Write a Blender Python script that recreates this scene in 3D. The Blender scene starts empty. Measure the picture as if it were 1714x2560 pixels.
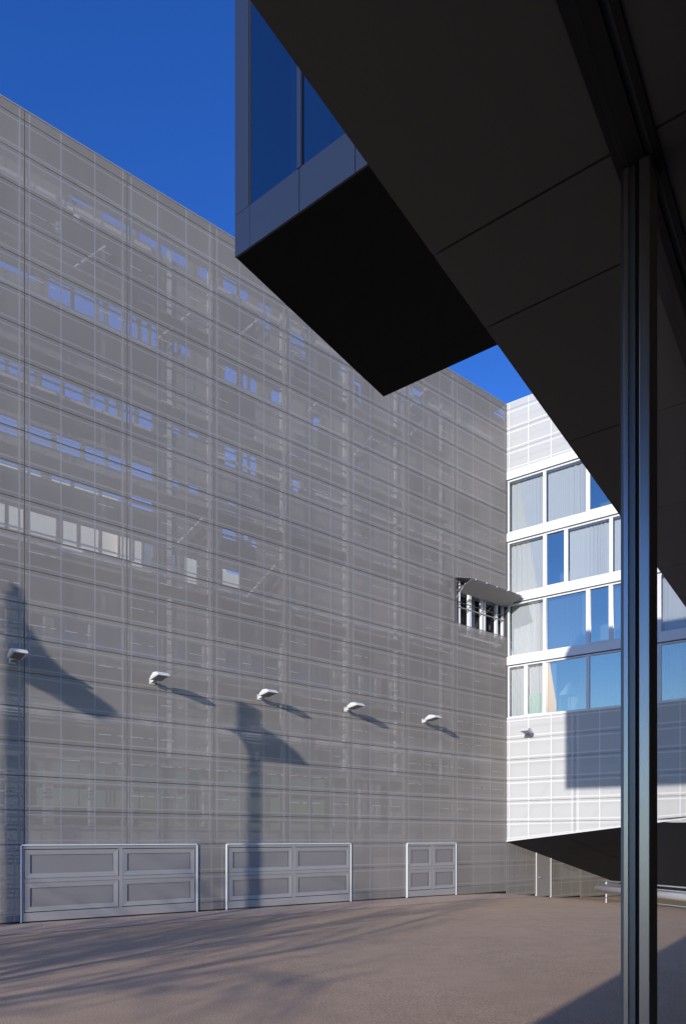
import bpy, bmesh, math, random
from mathutils import Vector, Matrix
random.seed(7)
S = bpy.context.scene
COL = S.collection
R = math.radians

# ---------------------------------------------------------------- camera, sky, sun, exposure
EYE = 2.55
cam = bpy.data.cameras.new('camera'); camo = bpy.data.objects.new('camera', cam); COL.objects.link(camo)
camo.location = (0, 0, EYE); camo.rotation_euler = (R(90), 0, 0)
cam.sensor_fit = 'VERTICAL'; cam.sensor_height = 36; cam.sensor_width = 24
cam.lens = 24.19; cam.shift_y = 0.3195; cam.clip_start = 0.05; cam.clip_end = 3000
S.camera = camo

SUN = Vector((0.54, 1.0, -0.279)).normalized()          # the way the light travels
w = bpy.data.worlds.new('World'); S.world = w; w.use_nodes = True
nt = w.node_tree; nt.nodes.clear()
sky = nt.nodes.new('ShaderNodeTexSky'); sky.sky_type = 'NISHITA'; sky.sun_disc = False
sky.sun_elevation = math.asin(-SUN.z); sky.sun_rotation = math.atan2(-SUN.x, -SUN.y)
sky.air_density = 1.2; sky.dust_density = 0.0; sky.ozone_density = 4.0; sky.altitude = 300
hs = nt.nodes.new('ShaderNodeHueSaturation'); hs.inputs['Saturation'].default_value = 1.22; hs.inputs['Hue'].default_value = 0.521; hs.inputs['Value'].default_value = 1.2
gm = nt.nodes.new('ShaderNodeGamma'); gm.inputs['Gamma'].default_value = 1.12
bg = nt.nodes.new('ShaderNodeBackground'); bg.inputs[1].default_value = 0.15
ow = nt.nodes.new('ShaderNodeOutputWorld')
nt.links.new(sky.outputs[0], hs.inputs['Color']); nt.links.new(hs.outputs[0], gm.inputs['Color']); nt.links.new(gm.outputs[0], bg.inputs[0]); nt.links.new(bg.outputs[0], ow.inputs[0])

sl = bpy.data.lights.new('sun', 'SUN'); sl.energy = 3.6; sl.angle = R(0.53); sl.color = (1.0, 0.955, 0.90)
so = bpy.data.objects.new('sun', sl); COL.objects.link(so); so.rotation_euler = SUN.to_track_quat('-Z', 'Y').to_euler(); so.location = (0, 0, 40)
S.view_settings.view_transform = 'Standard'; S.view_settings.look = 'None'; S.view_settings.gamma = 1
S.view_settings.use_curve_mapping = False; S.view_settings.exposure = 0.24
S.cycles.max_bounces = 8; S.cycles.diffuse_bounces = 4; S.cycles.glossy_bounces = 4; S.cycles.transparent_max_bounces = 24
S.cycles.caustics_reflective = False; S.cycles.caustics_refractive = False

# ---------------------------------------------------------------- materials
def mat(name, col, rough=0.6, metal=0.0, spec=0.5, noise=0.0, nscale=3.0, rnd=0.0, perf=0.0, bump=0.0, bscale=200.0, streak=0.0):
    m = bpy.data.materials.new(name); m.use_nodes = True
    t = m.node_tree; N = t.nodes; L = t.links
    p = N['Principled BSDF']; out = N['Material Output']
    p.inputs['Base Color'].default_value = (*col, 1); p.inputs['Roughness'].default_value = rough
    p.inputs['Metallic'].default_value = metal; p.inputs['Specular IOR Level'].default_value = spec
    cur = None
    if noise or rnd or streak:
        val = N.new('ShaderNodeValue'); val.outputs[0].default_value = 1.0; cur = val.outputs[0]
        tc = N.new('ShaderNodeNewGeometry')
        def addn(scale_vec, amp, detail=4):
            nonlocal cur
            mp = N.new('ShaderNodeMapping'); mp.inputs['Scale'].default_value = scale_vec
            L.new(tc.outputs['Position'], mp.inputs[0])
            no = N.new('ShaderNodeTexNoise'); no.inputs['Scale'].default_value = 1.0; no.inputs['Detail'].default_value = detail
            L.new(mp.outputs[0], no.inputs['Vector'])
            ma = N.new('ShaderNodeMath'); ma.operation = 'MULTIPLY_ADD'; ma.inputs[1].default_value = amp * 2; ma.inputs[2].default_value = 1 - amp
            L.new(no.outputs['Fac'], ma.inputs[0])
            mu = N.new('ShaderNodeMath'); mu.operation = 'MULTIPLY'; L.new(cur, mu.inputs[0]); L.new(ma.outputs[0], mu.inputs[1]); cur = mu.outputs[0]
        if noise: addn((nscale,) * 3, noise)
        if streak: addn((2.2, 2.2, 0.12), streak, 3)
        if rnd:
            oi = N.new('ShaderNodeObjectInfo')
            ma = N.new('ShaderNodeMath'); ma.operation = 'MULTIPLY_ADD'; ma.inputs[1].default_value = rnd * 2; ma.inputs[2].default_value = 1 - rnd
            L.new(oi.outputs['Random'], ma.inputs[0])
            mu = N.new('ShaderNodeMath'); mu.operation = 'MULTIPLY'; L.new(cur, mu.inputs[0]); L.new(ma.outputs[0], mu.inputs[1]); cur = mu.outputs[0]
        vm = N.new('ShaderNodeVectorMath'); vm.operation = 'SCALE'; vm.inputs[0].default_value = col
        L.new(cur, vm.inputs['Scale']); L.new(vm.outputs[0], p.inputs['Base Color'])
    if bump:
        no = N.new('ShaderNodeTexNoise'); no.inputs['Scale'].default_value = bscale; no.inputs['Detail'].default_value = 3
        g = N.new('ShaderNodeNewGeometry'); L.new(g.outputs['Position'], no.inputs['Vector'])
        b = N.new('ShaderNodeBump'); b.inputs['Strength'].default_value = bump; b.inputs['Distance'].default_value = 0.01
        L.new(no.outputs['Fac'], b.inputs['Height']); L.new(b.outputs[0], p.inputs['Normal'])
    if perf:                                               # share of the sheet that is open holes
        tr = N.new('ShaderNodeBsdfTransparent'); mx = N.new('ShaderNodeMixShader'); mx.inputs[0].default_value = perf
        L.new(p.outputs[0], mx.inputs[1]); L.new(tr.outputs[0], mx.inputs[2]); L.new(mx.outputs[0], out.inputs[0])
    return m

def glass(name, ior, tint=(1, 1, 1), gain=1.0, base=0.0, coat=(1, 1, 1)):
    m = bpy.data.materials.new(name); m.use_nodes = True
    t = m.node_tree; N = t.nodes; L = t.links; N.remove(N['Principled BSDF']); out = N['Material Output']
    tr = N.new('ShaderNodeBsdfTransparent'); tr.inputs[0].default_value = (*tint, 1)
    gl = N.new('ShaderNodeBsdfGlossy'); gl.inputs['Roughness'].default_value = 0.0; gl.inputs['Color'].default_value = (*coat, 1)
    g = N.new('ShaderNodeNewGeometry'); dt = N.new('ShaderNodeVectorMath'); dt.operation = 'DOT_PRODUCT'
    L.new(g.outputs['Normal'], dt.inputs[0]); L.new(g.outputs['Incoming'], dt.inputs[1])
    def mth(op, a, b=None):
        n = N.new('ShaderNodeMath'); n.operation = op
        L.new(a, n.inputs[0]) if not isinstance(a, float) else setattr(n.inputs[0], 'default_value', a)
        if b is not None: L.new(b, n.inputs[1]) if not isinstance(b, float) else setattr(n.inputs[1], 'default_value', b)
        return n.outputs[0]
    f0 = ((ior - 1) / (ior + 1)) ** 2                     # Schlick, the same from both sides of the sheet
    k = mth('POWER', mth('SUBTRACT', 1.0, mth('ABSOLUTE', dt.outputs['Value'])), 5.0)
    k = mth('ADD', mth('MULTIPLY', mth('ADD', mth('MULTIPLY', k, 1 - f0), f0), float(gain)), float(base))
    k = mth('MINIMUM', k, 1.0)
    mx = N.new('ShaderNodeMixShader')
    L.new(k, mx.inputs[0]); L.new(tr.outputs[0], mx.inputs[1]); L.new(gl.outputs[0], mx.inputs[2])
    L.new(mx.outputs[0], out.inputs[0])
    return m

SHEET = (0.475, 0.42, 0.368)
M = dict(
    perf=mat('perforated_aluminium', SHEET, 0.55, 0.15, 0.3, noise=0.16, nscale=0.16, rnd=0.035, perf=0.46, streak=0.07),
    solid=mat('plain_aluminium', (0.34, 0.312, 0.292), 0.5, 0.15, 0.3, noise=0.16, nscale=0.16, rnd=0.04),
    wperf=mat('pale_perforated_aluminium', (0.72, 0.71, 0.69), 0.5, 0.0, 0.3, noise=0.03, nscale=0.4, rnd=0.02, perf=0.30),
    wsolid=mat('pale_aluminium', (0.72, 0.71, 0.69), 0.5, 0.0, 0.3, rnd=0.02),
    white=mat('white_coated_metal', (0.86, 0.86, 0.85), 0.4, 0.0, 0.4, noise=0.03, nscale=1.5),
    gate=mat('gate_metal', (0.38, 0.357, 0.34), 0.5, 0.15, 0.4, noise=0.05, nscale=1.2),
    gperf=mat('gate_perforated_sheet', (0.34, 0.312, 0.298), 0.55, 0.1, 0.3, noise=0.08, nscale=0.8, perf=0.2),
    conc=mat('grey_concrete', (0.27, 0.255, 0.245), 0.85, noise=0.15, nscale=0.9, bump=0.2, bscale=30),
    dark=mat('dark_metal', (0.06, 0.06, 0.065), 0.5),
    black=mat('black_rubber', (0.012, 0.012, 0.012), 0.7),
    dkroom=mat('dim_room', (0.10, 0.095, 0.09), 0.9),
    room=mat('pale_room', (0.5, 0.49, 0.47), 0.9),
    soffit=mat('soffit_panel', (0.165, 0.165, 0.148), 0.8, noise=0.10, nscale=1.2, rnd=0.05),
    headf=mat('head_frame_paint', (0.018, 0.018, 0.018), 0.7),
    boxsoff=mat('black_soffit', (0.012, 0.012, 0.012), 0.9, spec=0.1),
    boxband=mat('slate_spandrel', (0.022, 0.030, 0.052), 0.3, 0.0, 0.6, noise=0.05, nscale=0.6),
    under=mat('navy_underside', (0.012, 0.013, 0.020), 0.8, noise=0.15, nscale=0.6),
    mull=mat('anodised_mullion', (0.54, 0.53, 0.56), 0.30, 0.9, 0.5, noise=0.06, nscale=6),
    mulld=mat('slate_mullion', (0.20, 0.22, 0.26), 0.42, 0.85, 0.5, noise=0.06, nscale=6),
    bronze_bounce=mat('bronze_bounce_face', (0.50, 0.42, 0.33), 0.5, 0.2),  # bronze lifted to tan, painting in light bounced off the ground
    curtain=mat('sheer_curtain', (0.47, 0.48, 0.48), 0.9, noise=0.04, nscale=2, rnd=0.04),
    greencur=mat('green_tinted_curtain', (0.36, 0.50, 0.41), 0.9),
    lamp=mat('lamp_housing', (0.74, 0.74, 0.73), 0.4),
    lens=mat('lamp_lens', (0.16, 0.16, 0.15), 0.3),
    galv=mat('galvanised_steel', (0.70, 0.71, 0.72), 0.4, 0.25, 0.5, noise=0.1, nscale=8),
    cream=mat('cream_render', (0.72, 0.66, 0.55), 0.8, noise=0.05, nscale=0.6),
    tan=mat('tan_cladding', (0.42, 0.37, 0.32), 0.7, noise=0.1, nscale=0.4),
    infill=mat('dark_infill_board', (0.05, 0.048, 0.05), 0.6, rnd=.25),
    sundash=mat('painted_sun_dash', (0.74, 0.72, 0.70), 0.5),  # pale colour for the painted dashes of sunlight on the screen
    slab=mat('pale_slab_edge', (0.66, 0.64, 0.62), 0.8, noise=.15, nscale=.5),
    voile=mat('grey_voile', (0.33, 0.325, 0.315), 0.9, noise=.06, nscale=2),
    bark=mat('bark', (0.09, 0.075, 0.06), 0.9, noise=0.3, nscale=5),
    post=mat('grey_post', (0.25, 0.26, 0.27), 0.5, 0.3),
    wood=mat('brown_blind', (0.16, 0.10, 0.075), 0.7, noise=0.2, nscale=6),
    pebble=mat('pale_pebble', (0.75, 0.72, 0.66), 0.8),
    int_=mat('interior_plaster', (0.25, 0.24, 0.22), 0.9),
    shade=mat('white_lampshade', (0.8, 0.8, 0.78), 0.8),
)
M['clear'] = glass('clear_glass', 1.3, (1, 1, 1), 0.5)
M['win'] = glass('window_glass', 1.5, (0.93, 0.96, 0.97), 1.6, 0.03)
M['mirror'] = glass('coated_glass', 1.5, (0.66, 0.72, 0.75), 2.0, 0.44, (1.0, 0.86, 0.71))
M['boxglass'] = glass('blue_glass', 1.5, (0.10, 0.16, 0.26), 1.5, 0.16)
def veiled():  # pale film that puts faint reflections into the pane, along with smears
    m = glass('veiled_glass', 1.3, (1, 1, 1), 0.5); t = m.node_tree; N = t.nodes; L = t.links
    out = N['Material Output']; src = out.inputs[0].links[0].from_socket
    d1 = N.new('ShaderNodeBsdfDiffuse'); d2 = N.new('ShaderNodeBsdfTranslucent'); m1 = N.new('ShaderNodeMixShader'); m2 = N.new('ShaderNodeMixShader')
    d1.inputs[0].default_value = d2.inputs[0].default_value = (.75, .78, .82, 1)
    g = N.new('ShaderNodeNewGeometry'); no = N.new('ShaderNodeTexNoise'); no.inputs['Scale'].default_value = 2.2; no.inputs['Detail'].default_value = 4
    r = N.new('ShaderNodeMapRange'); r.inputs[1].default_value = .3; r.inputs[2].default_value = .7; r.inputs[3].default_value = .06; r.inputs[4].default_value = .16
    L.new(g.outputs['Position'], no.inputs['Vector']); L.new(no.outputs['Fac'], r.inputs[0]); L.new(r.outputs[0], m2.inputs[0])
    L.new(d1.outputs[0], m1.inputs[1]); L.new(d2.outputs[0], m1.inputs[2]); L.new(src, m2.inputs[1]); L.new(m1.outputs[0], m2.inputs[2]); L.new(m2.outputs[0], out.inputs[0])
    return m
M['veiled'] = veiled()
M['inner'] = glass('screened_glass', 1.5, (0.30, 0.33, 0.38), 2.2, 0.10)

# asphalt ground: warm grey brown, fine grain and wide stains
def ground_mat(gcol):
    m = mat('brown_asphalt', (0.3, 0.25, 0.22), 0.85, bump=0.35, bscale=140)
    t = m.node_tree; N = t.nodes; L = t.links; p = N['Principled BSDF']
    g = N.new('ShaderNodeNewGeometry')
    def noise(s, d=5):
        n = N.new('ShaderNodeTexNoise'); n.inputs['Scale'].default_value = s; n.inputs['Detail'].default_value = d
        L.new(g.outputs['Position'], n.inputs['Vector']); return n.outputs['Fac']
    def ramp(f, a, b, lo, hi):
        r = N.new('ShaderNodeMapRange'); L.new(f, r.inputs[0])
        r.inputs[1].default_value = lo; r.inputs[2].default_value = hi; r.inputs[3].default_value = a; r.inputs[4].default_value = b
        return r.outputs[0]
    def mul(a, b):
        u = N.new('ShaderNodeMath'); u.operation = 'MULTIPLY'; L.new(a, u.inputs[0]); L.new(b, u.inputs[1]); return u.outputs[0]
    f = mul(mul(ramp(noise(0.22), 0.93, 1.07, .3, .7), ramp(noise(1.7, 6), 0.93, 1.07, .3, .7)), ramp(noise(42, 3), 0.66, 1.34, .3, .7))
    vo = N.new('ShaderNodeTexVoronoi'); vo.inputs['Scale'].default_value = 26; L.new(g.outputs['Position'], vo.inputs['Vector'])
    f = mul(f, ramp(vo.outputs['Distance'], 1.5, 1.0, .06, .12))
    vm = N.new('ShaderNodeVectorMath'); vm.operation = 'SCALE'; vm.inputs[0].default_value = gcol
    L.new(f, vm.inputs['Scale']); L.new(vm.outputs[0], p.inputs['Base Color'])
    return m
M['ground'] = ground_mat((0.545, 0.375, 0.235)); M['apron'] = ground_mat((0.56, 0.41, 0.295)); M['joint'] = mat('tar_joint', (.10, .085, .075), .9)

# ---------------------------------------------------------------- helpers
class MB:
    def __init__(s): s.v = []; s.f = []; s.mi = []; s.mats = []
    def m(s, key):
        if key not in s.mats: s.mats.append(key)
        return s.mats.index(key)
    def poly(s, pts, key):
        i = len(s.v); s.v += [tuple(p) for p in pts]; s.f.append(tuple(range(i, i + len(pts)))); s.mi.append(s.m(key)); return s
    def box(s, a, b, key):
        x0, y0, z0 = a; x1, y1, z1 = b; i = len(s.v)
        s.v += [(x0, y0, z0), (x1, y0, z0), (x1, y1, z0), (x0, y1, z0), (x0, y0, z1), (x1, y0, z1), (x1, y1, z1), (x0, y1, z1)]
        for q in ((0, 3, 2, 1), (4, 5, 6, 7), (0, 1, 5, 4), (1, 2, 6, 5), (2, 3, 7, 6), (3, 0, 4, 7)):
            s.f.append(tuple(i + k for k in q)); s.mi.append(s.m(key))
        return s
    def prism(s, prof, axis, a, b, key):
        """profile of (p, q) pairs swept along axis 0 (x) or 1 (y)"""
        n = len(prof); i = len(s.v)
        for t in (a, b):
            for p, q in prof:
                s.v.append((t, p, q) if axis == 0 else (p, t, q) if axis == 1 else (p, q, t))
        for k in range(n):
            j = (k + 1) % n; s.f.append((i + k, i + j, i + n + j, i + n + k)); s.mi.append(s.m(key))
        s.f.append(tuple(i + k for k in range(n))[::-1]); s.mi.append(s.m(key))
        s.f.append(tuple(i + n + k for k in range(n))); s.mi.append(s.m(key))
        return s
    def tube(s, a, b, r0, r1, key, n=8, cap=True):
        a = Vector(a); b = Vector(b); d = (b - a).normalized()
        u = d.orthogonal().normalized(); w_ = d.cross(u); i = len(s.v)
        for p, r in ((a, r0), (b, r1)):
            for k in range(n):
                t = 2 * math.pi * k / n; s.v.append(tuple(p + (u * math.cos(t) + w_ * math.sin(t)) * r))
        for k in range(n):
            j = (k + 1) % n; s.f.append((i + k, i + j, i + n + j, i + n + k)); s.mi.append(s.m(key))
        if cap:
            s.f.append(tuple(i + k for k in range(n))[::-1]); s.mi.append(s.m(key))
            s.f.append(tuple(i + n + k for k in range(n))); s.mi.append(s.m(key))
        return s
    def mesh(s, name):
        me = bpy.data.meshes.new(name); me.from_pydata(s.v, [], s.f)
        for k in s.mats: me.materials.append(M[k])
        me.polygons.foreach_set('material_index', s.mi)
        bm = bmesh.new(); bm.from_mesh(me); bmesh.ops.recalc_face_normals(bm, faces=bm.faces); bm.to_mesh(me); bm.free()
        return me
    def build(s, name, parent=None, loc=(0, 0, 0), bevel=0, **props):
        return link(name, s.mesh(name), parent, loc, bevel, **props)
def link(name, data, parent=None, loc=(0, 0, 0), bevel=0, **props):
    o = bpy.data.objects.new(name, data); COL.objects.link(o); o.location = loc
    if parent: o.parent = parent
    if bevel:
        b = o.modifiers.new('bevel', 'BEVEL'); b.width = bevel; b.segments = 2; b.limit_method = 'ANGLE'; b.angle_limit = R(40)
    for k, v in props.items(): o[k] = v
    return o
def thing(name, label, cat, loc=(0, 0, 0), rz=0.0, group=None):
    o = bpy.data.objects.new(name, None); COL.objects.link(o); o.location = loc; o.rotation_euler = (0, 0, rz)
    o['label'] = label; o['category'] = cat; o.empty_display_size = 0.3
    if group: o['group'] = group
    return o
def copy_tree(o, parent=None, label=None):
    c = o.copy(); COL.objects.link(c)
    if parent: c.parent = parent
    if label: c['label'] = label
    for ch in list(o.children): copy_tree(ch, c)
    return c

# ---------------------------------------------------------------- layout of the court (metres)
D1 = Vector((0.7855, 0.6189, 0)); D2 = Vector((0.8158, -0.5782, 0)); D3 = Vector((0.5943, 0.8043, 0))
CORNER = Vector((8.207, 34.6, 0))
A1 = math.atan2(D1.y, D1.x); A2 = math.atan2(D2.y, D2.x); A3 = math.atan2(D3.y, D3.x)
def smooth(t): t = max(0, min(1, t)); return t * t * (3 - 2 * t)
def gz(u):                                                 # ground falls gently to the corner, then down the ramp
    pts = [(-40, 0.03), (-23, 0.025), (-16, -0.01), (-5, -0.06), (-1.2, -0.13), (0, -0.19), (1.35, -0.41), (5, -0.66), (9, -0.82), (14, -0.95), (60, -0.95)]
    if u <= pts[0][0]: return pts[0][1]
    for (a, p), (b, q) in zip(pts, pts[1:]):
        if u <= b: return p + (q - p) * (u - a) / (b - a)
    return pts[-1][1]
ROW = 1.0335
def zk(k): return 2.385 + ROW * k                          # level of panel joint k above the gates
TOP = 24.43

# ---------------------------------------------------------------- ground
def grid_axis(lo, hi, step, far):
    a = [-far, -far / 3, -far / 8]; x = lo
    while x <= hi + 1e-6: a.append(x); x += step
    return a + [far / 8 if far / 8 > hi else hi + 30, far / 3, far]
gx = grid_axis(-40, 50, 1.0, 1500); gy = grid_axis(-30, 90, 3.0, 1500)
g = MB()
for v_ in gy:
    for u_ in gx:
        p = CORNER + D1 * u_ + Vector((-D1.y, D1.x, 0)) * v_
        wz = gz(u_)
        off = smooth((u_ + 3) / 3); near = smooth((-v_ - 6) / 10)   # dips only close to the walls
        if u_ > -4: wz = wz * (1 - near) - 0.10 * near
        g.v.append((p.x, p.y, wz))
nx = len(gx)
for j in range(len(gy) - 1):
    for i in range(nx - 1):
        g.f.append((j * nx + i, j * nx + i + 1, (j + 1) * nx + i + 1, (j + 1) * nx + i)); g.mi.append(g.m('ground'))
go = g.build('ground', kind='structure')
for p in go.data.polygons: p.use_smooth = True

ap = MB()
for u_ in range(-40, 0):
    for a, b in ((0.12, -1.15), (-1.15, -2.45)):
        q = [CORNER + D1 * uu + Vector((-D1.y, D1.x, 0)) * vv for uu, vv in ((u_, a), (u_ + 1, a), (u_ + 1, b), (u_, b))]
        ap.poly([(p.x, p.y, gz(uu) + .006) for p, uu in zip(q, (u_, u_ + 1, u_ + 1, u_))], 'apron')
ap.build('pavement', kind='structure')
jn = MB()
for u_ in range(-40, 0):
    q = [CORNER + D1 * uu + Vector((-D1.y, D1.x, 0)) * vv for uu, vv in ((u_, -2.45), (u_ + 1, -2.45), (u_ + 1, -2.50), (u_, -2.50))]
    jn.poly([(p.x, p.y, gz(uu) + .004) for p, uu in zip(q, (u_, u_ + 1, u_ + 1, u_))], 'joint')
jn.build('pavement_joint', kind='structure')
# ---------------------------------------------------------------- perforated screen panels
def screen_panel(wd, ht, bays, perf, solid, mg=0.045, cut=(0.0, 0.0), ret=0.03):
    """one folded sheet: perforated fields between plain strips, edges turned back"""
    mb = MB(); e = 0.13
    xs = [0.0, e - mg / 2, e + mg / 2]; kind = [1, 0, 1]
    for i in range(1, bays):
        c = wd * i / bays; xs += [c - mg / 2, c + mg / 2]; kind += [0, 1]
    xs += [wd - e - mg / 2, wd - e + mg / 2, wd]; kind += [0, 1]
    kx = []
    for i in range(len(xs) - 1):
        mid = (xs[i] + xs[i + 1]) / 2
        kx.append(0 if xs[i + 1] - xs[i] < mg * 1.01 else 1)
    zs = [0.0, 0.10, 0.10 + mg, ht - 0.10 - mg, ht - 0.10, ht] if ht > 0.5 else [0.0, ht]
    kz = [1, 0, 1, 0, 1] if ht > 0.5 else [1]
    def P(x, z):
        b = cut[0] + (cut[1] - cut[0]) * x / wd
        return (x, 0.0, min(ht, b + z * (ht - b) / ht))
    for i in range(len(xs) - 1):
        for j in range(len(zs) - 1):
            pf = kx[i] and kz[j]
            mb.poly([P(xs[i], zs[j]), P(xs[i + 1], zs[j]), P(xs[i + 1], zs[j + 1]), P(xs[i], zs[j + 1])], perf if pf else solid)
    for (x0, z0), (x1, z1) in (((0, 0), (wd, 0)), ((wd, 0), (wd, ht)), ((wd, ht), (0, ht)), ((0, ht), (0, 0))):
        a = P(x0, z0); b = P(x1, z1)
        mb.poly([a, b, (b[0], ret, b[2]), (a[0], ret, a[2])], solid)
    return mb

# ================================================================ LEFT BUILDING behind the grey mesh screen
LB = thing('screened_building', 'long grey building clad in perforated metal panels, along the left of the court', 'building', CORNER, A1)
GAP = 0.018
PW = 3.137
joints = [0.0, -3.76] + [-3.76 - PW * i for i in range(1, 9)]
mesh_std = screen_panel(PW - GAP, ROW - GAP, 3, 'perf', 'solid').mesh('panel')
mesh_cor = screen_panel(3.76 - GAP, ROW - GAP, 3, 'perf', 'solid').mesh('panel')
for ci in range(len(joints) - 1):
    u0 = joints[ci + 1]
    for k in range(0, 21):
        if ci == 0 and k in (10, 11): continue            # the window under the raised shutter
        link('panel', mesh_cor if ci == 0 else mesh_std, LB, (u0 + GAP / 2, random.uniform(-.003, .003), zk(k) + GAP / 2))
    tp = screen_panel((3.76 if ci == 0 else PW) - GAP, TOP - zk(21) - 0.05, 3, 'perf', 'solid')
    tp.build('panel', LB, (u0 + GAP / 2, 0, zk(21) + GAP / 2))
# base zone between the gates, three courses down to the ground
def base_panels(ua, ub, n):
    for i in range(n):
        a = ua + (ub - ua) * i / n; b = ua + (ub - ua) * (i + 1) / n
        bot = max(gz(a), gz(b)) + 0.05
        for zt, zb in ((zk(0), zk(-1)), (zk(-1), zk(-2)), (zk(-2), zk(-2) - 1.4)):
            lo = max(zb, bot if zb < 0.5 else zb)
            lo = max(zb, gz((a + b) / 2) + 0.05)
            if zt - lo < 0.06: continue
            screen_panel(b - a - GAP, zt - lo - GAP, 3 if b - a > 2 else 2, 'perf', 'solid').build('panel', LB, (a + GAP / 2, 0, lo + GAP / 2))
base_panels(-28.9, -22.72, 2); base_panels(-16.95, -15.83, 1); base_panels(-10.03, -6.9, 1); base_panels(-3.72, 0.0, 1)
base_panels(0.0, 2.40, 1); base_panels(3.76, 12.0, 3)
MB().box((.97, .75, -1.2), (12.5, .85, zk(0) + .2), 'conc').build('inner_wall', LB)
# plinth line and thin cap
MB().box((-28.9, .10, -0.9), (12, .16, 0.25), 'black').build('plinth', LB)
MB().box((-28.9, -.012, TOP - .04), (0, .9, TOP), 'solid').build('roof_cap', LB)
# sub-frame behind the sheets: posts and rails
GP = 0.75
sf = MB()
for ci in range(len(joints) - 1):
    for dx in (-.13, .13):
        sf.box((joints[ci + 1] + dx - .025, .05, zk(0)), (joints[ci + 1] + dx + .025, .11, TOP - .05), 'solid')
sf.build('subframe', LB)
jb = MB()
for ci in range(len(joints)):
    jb.box((joints[ci] - .03, .034, zk(0)), (joints[ci] + .03, .046, TOP - .06), 'infill')
for k in range(0, 22):
    jb.box((-28.8, .050, zk(k) - .022), (-.02, .060, zk(k) + .022), 'infill')
jb.build('joint_backing', LB)
rl = MB()
for k in range(0, 22): rl.box((-28.8, .12, zk(k) - .22), (-.02, .17, zk(k) - .17), 'conc')
rl.build('rail', LB)

ed = MB()  # thin pale strips painted in as sunlight falling through the panel joints
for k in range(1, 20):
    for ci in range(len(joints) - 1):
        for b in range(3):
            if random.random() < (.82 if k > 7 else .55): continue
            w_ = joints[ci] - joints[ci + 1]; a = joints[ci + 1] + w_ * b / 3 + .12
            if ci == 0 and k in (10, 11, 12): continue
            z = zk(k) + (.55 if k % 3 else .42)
            ed.box((a, -.008, z), (a + random.uniform(.35, .5), -.001, z + .010), 'sundash')
            if random.random() < .7: ed.box((a + .62, -.008, z), (a + .78, -.001, z + .010), 'sundash')
ed.build('sun_dash', LB)
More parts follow.
